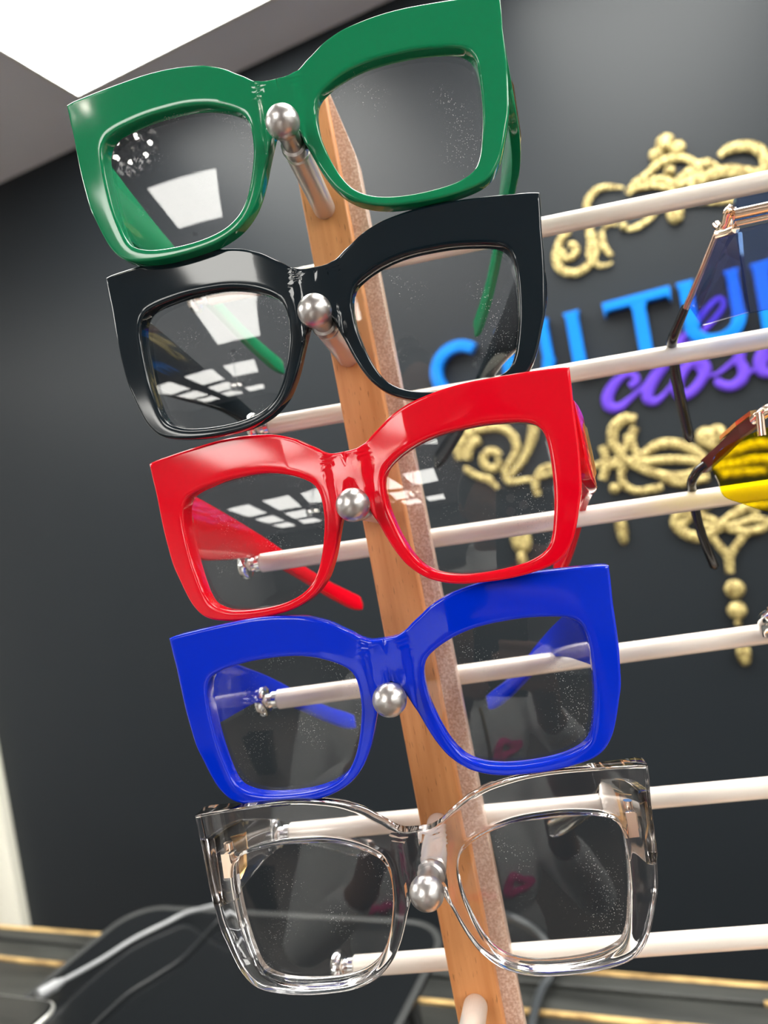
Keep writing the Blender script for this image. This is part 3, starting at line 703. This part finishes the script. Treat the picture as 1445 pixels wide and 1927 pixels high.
a = on_stand(1380, 404, D0 - .002); b2 = on_stand(1760, 322, D0 - .002)
bm = bmesh.new(); add_tube(bm, [a, b2], .0019, 12); into(obj('top_bar', bm, M_rose), sg)
bm = bmesh.new(); add_tube(bm, [on_stand(1384, 422, D0 - .0015), on_stand(1760, 340, D0 - .0015)], .0011, 10); into(obj('top_bar', bm, M_rose), sg)
bm = bmesh.new()
add_tube(bm, catmull([on_stand(1384, 396, D0 - .001), on_stand(1374, 398, D0), on_stand(1368, 420, D0 + .004), on_stand(1356, 430, D0 + .007), on_stand(1349, 424, D0 + .010)], 4), [.0012] * 3 + [.0024] * 8 + [.0018] * 6, 10)
add_tube(bm, [on_stand(1384, 430, D0), on_stand(1370, 436, D0 + .004), on_stand(1350, 442, D0 + .008)], .0017, 10)
into(obj('hinge', bm, M_rose), sg)
tips = [((1350, 436), .283), ((1318, 515), .292), ((1290, 580), .301)]
bm = bmesh.new(); add_tube(bm, [on_stand(*p, d) for p, d in tips], [.0012, .0012, .0013], 10); into(obj('temple', bm, mat('bronze wire', (.55, .42, .36), .2, 1.)), sg)
tt = [((1291, 576), .301), ((1276, 612), .306), ((1266, 636), .310), ((1264, 650), .317), ((1267, 668), .3235), ((1272, 710), .327), ((1285, 770), .332), ((1299, 832), .337)]
bm = bmesh.new(); cc = catmull([on_stand(*p, d) for p, d in tt], 5); add_tube(bm, cc, [.0016 + .0006 * min(1, i / 12) for i in range(len(cc) - 1)] + [.0010], 12); into(obj('temple_tip', bm, M_blk), sg)
into_t = [((1740, 360), .283), ((1700, 500), .300), ((1668, 575), .310), ((1664, 600), .317), ((1668, 640), .326), ((1700, 780), .337)]
bm = bmesh.new(); add_tube(bm, catmull([on_stand(*p, d) for p, d in into_t], 5), .0015, 10); into(obj('temple', bm, M_blk), sg)

yg = empty('sunglasses', on_stand(1430, 850, .28)); tag(yg, 'yellow tinted rimless sunglasses with a brown temple resting on the third rod from the top', 'sunglasses', 'sunglasses hanging on the rods at the right')
bpy.context.view_layer.update()
D1 = .290
ypix = catmull([Vector((x, y, 0)) for x, y in ((1341, 878), (1350, 853), (1380, 832), (1440, 806), (1520, 790), (1570, 840), (1560, 920), (1500, 975), (1445, 963), (1400, 948), (1365, 934), (1352, 905))], 4, True)
stand_sheet('lens', [(p.x, p.y) for p in ypix], [D1] * len(ypix), M_lensyel, root=yg)
yp2 = [Vector((p.x + 270, p.y - 38, 0)) for p in ypix]
stand_sheet('lens', [(p.x, p.y) for p in yp2], [D1] * len(yp2), M_lensyel, root=yg)
bm = bmesh.new(); add_tube(bm, catmull([on_stand(x, y, D1 - .001) for x, y in ((1540, 815), (1580, 795), (1620, 805))], 5), .0016, 10); into(obj('bridge', bm, M_goldm), yg)
def flat_strip(name, pts, hw, m, root, th=.0009):
    """strip with width along the stand's up axis"""
    bm = bmesh.new(); rings = []
    for i, (p, d) in enumerate(pts):
        c = on_stand(*p, d); h = hw[i] if isinstance(hw, (list, tuple)) else hw
        rings.append([bm.verts.new(c + SX * sx_ * th + SZ * sz_ * h) for sx_, sz_ in ((-1, -1), (-1, 1), (1, 1), (1, -1))])
    for a, b2 in zip(rings, rings[1:]):
        for k in range(4): bm.faces.new((a[k], a[(k + 1) % 4], b2[(k + 1) % 4], b2[k]))
    bm.faces.new(rings[0]); bm.faces.new(rings[-1]); return into(obj(name, bm, m, smooth=False), root)
M_btemple = mat('dark brown temple', (.05, .03, .026), .18, Coat_Weight=.5)
flat_strip('temple', [((1425, 788), .293), ((1395, 812), .297), ((1360, 846), .303), ((1325, 878), .309)], .0026, M_btemple, yg)
flat_strip('gold_trim', [((1418, 776), .2931), ((1390, 797), .2971), ((1360, 824), .3031)], .0008, M_goldm, yg, .0012)
bm = bmesh.new()
add_tube(bm, catmull([on_stand(x, y, D1 + d) for x, y, d in ((1452, 770, -.001), (1440, 775, .0), (1428, 784, .002), (1420, 790, .004))], 4), .0024, 12)
add_tube(bm, [on_stand(1430, 778, D1), on_stand(1434, 820, D1)], .0016, 10)
into(obj('hinge', bm, M_rose), yg)
tt = [((1329, 874), .3085), ((1312, 888), .311), ((1302, 905), .3125), ((1302, 920), .3175), ((1305, 942), .3235), ((1314, 985), .327), ((1330, 1032), .331), ((1346, 1070), .336)]
bm = bmesh.new(); cc = catmull([on_stand(*p, d) for p, d in tt], 5); add_tube(bm, cc, [.0019] * (len(cc) - 1) + [.0010], 12); into(obj('temple_tip', bm, M_blk), yg)

bg = empty('sunglasses', on_stand(1470, 1170, .29)); tag(bg, 'pale rimless sunglasses resting on the fourth rod, only the chrome hinge inside the right edge', 'sunglasses', 'sunglasses hanging on the rods at the right')
bpy.context.view_layer.update()
bp = [(x + 118, y + 265) for x, y in [(p.x, p.y) for p in ypix]]
stand_sheet('lens', bp, [.30] * len(bp), M_lensbrown, root=bg)
stand_sheet('lens', [(x + 250, y - 35) for x, y in bp], [.30] * len(bp), M_lensbrown, root=bg)
bm = bmesh.new(); add_tube(bm, catmull([on_stand(x, y, d) for x, y, d in ((1470, 1150, .299), (1446, 1160, .303), (1438, 1166, .308), (1440, 1180, .312), (1444, 1192, .3135))], 5), .0026, 12)
add_tube(bm, [on_stand(1446, 1160, .303), on_stand(1450, 1145, .301)], .0014, 8)
into(obj('hinge', bm, M_chrome), bg)
bm = bmesh.new(); add_tube(bm, catmull([on_stand(x, y, d) for x, y, d in ((1444, 1192, .3125), (1456, 1200, .321), (1470, 1240, .327), (1485, 1300, .333))], 5), .0016, 12); into(obj('temple_tip', bm, M_blk), bg)

# ------------------------------------------------------------------ behind the camera: bin, phone and photographer (seen in the lens reflections)
bn = empty('waste_bin', (-1.35, -3.2, 0)); tag(bn, 'black tapered bin on the plank floor behind the photographer', 'bin')
bm = bmesh.new(); rings = []
for z, w in ((0, .15), (.62, .22), (.62, .205), (.03, .14)):
    rings.append([bm.verts.new((sx_ * w, sy_ * w, z)) for sx_, sy_ in ((-1, -1), (1, -1), (1, 1), (-1, 1))])
for a, b2 in zip(rings, rings[1:]):
    for k in range(4): bm.faces.new((a[k], a[(k + 1) % 4], b2[(k + 1) % 4], b2[k]))
bm.faces.new(rings[0]); bm.faces.new(rings[-1]); obj('body', bm, M_blk, bn, smooth=False)

CW = Matrix.Translation(EYE) @ W.to_4x4()              # handset coordinates: right, down, forward
ph = empty('smartphone', CW @ Vector((.017, .044, -.0075)), W @ Matrix(((1, 0, 0), (0, 0, -1), (0, 1, 0)))); tag(ph, 'black smartphone held up by the photographer, seen only as a reflection', 'smartphone')
bpy.context.view_layer.update()
bm = bmesh.new(); add_box(bm, (-.0375, -.004, -.075), (.0375, .004, .075), .003); obj('body', bm, M_slab, ph)
for dx, dz in ((-.017, .044), (-.017, .062), (.0, .053)):
    bm = bmesh.new(); lathe(bm, [(0, .006), (.0012, .006), (.0012, .0045), (.0006, 0)], (dx, .004, dz), (0, 1, 0), 24); obj('camera_ring', bm, M_satin, ph)

M_skin = mat('brown skin', (.22, .11, .07), .5)
M_hood = mat('grey hoodie fleece', (.62, .62, .60), .95)
M_jean = mat('dark jeans', (.03, .04, .07), .9)
M_hair = mat('black hair', (.012, .01, .01), .5)
M_pink = mat('pink print', (.75, .02, .22), .8)
M_brass = mat('brass zipper', (.45, .33, .15), .35, 1.)
pe = empty('person', EYE + Vector((.02, -.46, -1.5))); tag(pe, 'person in a grey hoodie with pink print, holding up a phone, reflected in the lenses', 'person')
def ell(bm, c, r, rot=None):
    M = Matrix.Translation(EYE + Vector(c)) @ (rot.to_4x4() if rot else Matrix.Identity(4)) @ Matrix.Diagonal((*r, 1))
    bmesh.ops.create_uvsphere(bm, u_segments=28, v_segments=18, radius=1., matrix=M)
def limb(bm, pts, rs):
    P_ = [EYE + Vector(p) for p in pts]
    add_tube(bm, P_, rs, 18)
    for p, r in zip(P_, rs): bmesh.ops.create_uvsphere(bm, u_segments=16, v_segments=12, radius=r, matrix=Matrix.Translation(p))
def limbc(bm, pts, rs):                                # the same in handset coordinates
    limb(bm, [CW @ Vector(p) - EYE for p in pts], rs)
def remesh(o, vox, it=10):
    m_ = o.modifiers.new('r', 'REMESH'); m_.mode = 'VOXEL'; m_.voxel_size = vox; m_.use_smooth_shade = True
    k_ = o.modifiers.new('s', 'SMOOTH'); k_.factor = .5; k_.iterations = it
def figure(name, fill, m, vox, it=8, parent=None):
    bm = bmesh.new(); fill(bm); o = obj(name, bm, m); remesh(o, vox, it)
    pr_ = parent or pe
    o.parent = pr_; o.matrix_parent_inverse = pr_.matrix_world.inverted(); return o
SHR, ELR, WRR = (.20, -.45, -.21), (.30, -.30, -.45), (.112, -.095, -.20)
SHL, ELL_, WRL = (-.16, -.46, -.21), (-.27, -.34, -.46), (-.088, -.115, -.235)
def body(bm):
    ell(bm, (.03, -.44, .06), (.075, .094, .115)); ell(bm, (.03, -.405, -.005), (.052, .058, .055))     # skull and jaw
    ell(bm, (.03, -.342, .035), (.013, .018, .022)); ell(bm, (.03, -.350, .012), (.020, .010, .006)); ell(bm, (.03, -.352, .000), (.018, .010, .006))
    for q_ in (-1, 1): ell(bm, (.03 + q_ * .077, -.445, .045), (.010, .018, .030)); ell(bm, (.03 + q_ * .032, -.362, .058), (.016, .010, .010))
    limb(bm, [(.03, -.46, -.02), (.022, -.47, -.14)], [.054, .06])
    ell(bm, (.02, -.46, -.34), (.155, .10, .22)); ell(bm, (.02, -.46, -.62), (.13, .09, .2)); ell(bm, (.02, -.46, -.80), (.155, .105, .12))
    limb(bm, [SHR, ELR, WRR], [.048, .038, .027]); limb(bm, [SHL, ELL_, WRL], [.048, .038, .027])
    for q_ in (-1, 1): limb(bm, [(.02 + q_ * .085, -.46, -.84), (.02 + q_ * .10, -.44, -1.12), (.02 + q_ * .11, -.47, -1.42)], [.08, .055, .036]); ell(bm, (.02 + q_ * .12, -.42, -1.45), (.042, .12, .04))
    # right hand closed round the right edge of the phone
    wr = CW.inverted() @ (EYE + Vector(WRR)); wl = CW.inverted() @ (EYE + Vector(WRL))
    limbc(bm, [wr, (.078, .105, -.035), (.072, .085, -.024)], [.025, .022, .017]); limbc(bm, [(.078, .105, -.032), (.072, .058, -.020)], [.020, .013])
    for y_, xt, r_ in ((.048, .018, .0082), (.066, .010, .0086), (.084, .014, .0083), (.101, .026, .0073)):
        limbc(bm, [(.074, y_ + .006, -.022), (.068, y_ + .002, -.003), (.054, y_, .0065), (xt, y_ - .003, .0062)], [r_ * 1.12, r_ * 1.05, r_, r_ * .82])
    limbc(bm, [(.070, .112, -.036), (.052, .092, -.030), (.032, .070, -.0215)], [.013, .0105, .0085])
    limbc(bm, [wl, (-.046, .125, -.040), (-.040, .110, -.026)], [.025, .021, .016])
    for y_, xt, r_ in ((.088, -.004, .0080), (.104, .000, .0082), (.118, -.006, .0072)):
        limbc(bm, [(-.040, y_ + .006, -.024), (-.034, y_ + .002, -.004), (-.022, y_, .0062), (xt, y_ + .001, .0062)], [r_ * 1.1, r_, r_ * .95, r_ * .8])
    limbc(bm, [(-.042, .132, -.038), (-.024, .108, -.032), (-.008, .090, -.0215)], [.012, .010, .008])
figure('body', body, M_skin, .0045)
def lerp(a, b2, t): return tuple(x + (y - x) * t for x, y in zip(a, b2))
def hoodie(bm):
    ell(bm, (.02, -.46, -.33), (.185, .125, .20)); ell(bm, (.02, -.46, -.58), (.165, .12, .22)); limb(bm, [(-.12, -.46, -.20), (.16, -.46, -.20)], [.065, .065]); limb(bm, [(.02, -.50, -.13), (.02, -.42, -.18)], [.085, .075])
    limb(bm, [(-.06, -.46, -.78), (.10, -.46, -.78)], [.105, .105])
    limb(bm, [SHR, lerp(SHR, ELR, .5), ELR, lerp(ELR, WRR, .45), lerp(ELR, WRR, .86)], [.072, .066, .060, .050, .037]); limb(bm, [SHL, lerp(SHL, ELL_, .5), ELL_, lerp(ELL_, WRL, .45), lerp(ELL_, WRL, .86)], [.072, .066, .060, .050, .037])
    for A_, B_ in ((ELR, WRR), (ELL_, WRL)):
        for t_, r_ in ((.2, .058), (.38, .054), (.56, .048), (.72, .043)): limb(bm, [lerp(A_, B_, t_), lerp(A_, B_, t_ + .06)], [r_, r_ * .96])
hd = figure('hoodie', hoodie, M_hood, .006, 10)
def jeans(bm):
    ell(bm, (.02, -.46, -.82), (.17, .12, .12))
    for q_ in (-1, 1): limb(bm, [(.02 + q_ * .085, -.46, -.86), (.02 + q_ * .10, -.44, -1.12), (.02 + q_ * .11, -.47, -1.40)], [.092, .068, .055])
figure('jeans', jeans, M_jean, .01)
def hair(bm):
    ell(bm, (.03, -.455, .085), (.086, .100, .108)); ell(bm, (.03, -.50, .02), (.075, .06, .10)); ell(bm, (.03, -.50, .20), (.045, .045, .04))
figure('hair', hair, M_hair, .007)
def shoes(bm):
    for q_ in (-1, 1): ell(bm, (.02 + q_ * .12, -.41, -1.455), (.052, .14, .045))
figure('shoes', shoes, M_blk, .008)
def chest_y(x, z):
    c1 = max(0, 1 - ((x - .02) / .185) ** 2 - ((z + .33) / .20) ** 2); c2 = max(0, 1 - ((x - .02) / .165) ** 2 - ((z + .58) / .22) ** 2)
    return -.46 + max(.125 * math.sqrt(c1), .12 * math.sqrt(c2)) + .001
def chest(name, pts, r, m, n_=5):
    q_ = catmull([Vector((x, 0, z)) for x, z in pts], n_)
    bm = bmesh.new(); add_tube(bm, [EYE + Vector((v_.x, chest_y(v_.x, v_.z), v_.z)) for v_ in q_], r, 8)
    o = obj(name, bm, m); o.parent = pe; o.matrix_parent_inverse = pe.matrix_world.inverted(); return o
chest('zipper', [(.030, -.22), (.030, -.32), (.028, -.42), (.026, -.55), (.024, -.68)], .0055, M_brass)
chest('pink_print', [(-.13, -.385), (-.12, -.36), (-.112, -.385), (-.10, -.36), (-.092, -.385), (-.08, -.362), (-.072, -.385), (-.055, -.365), (-.06, -.385), (-.04, -.37), (-.03, -.385), (-.02, -.362), (.0, -.38), (.015, -.37)], .0085, M_pink)
chest('pink_print', [(.045, -.375), (.06, -.345), (.075, -.33), (.10, -.35), (.13, -.36), (.11, -.372), (.08, -.375), (.05, -.38), (.06, -.35)], .011, M_pink)
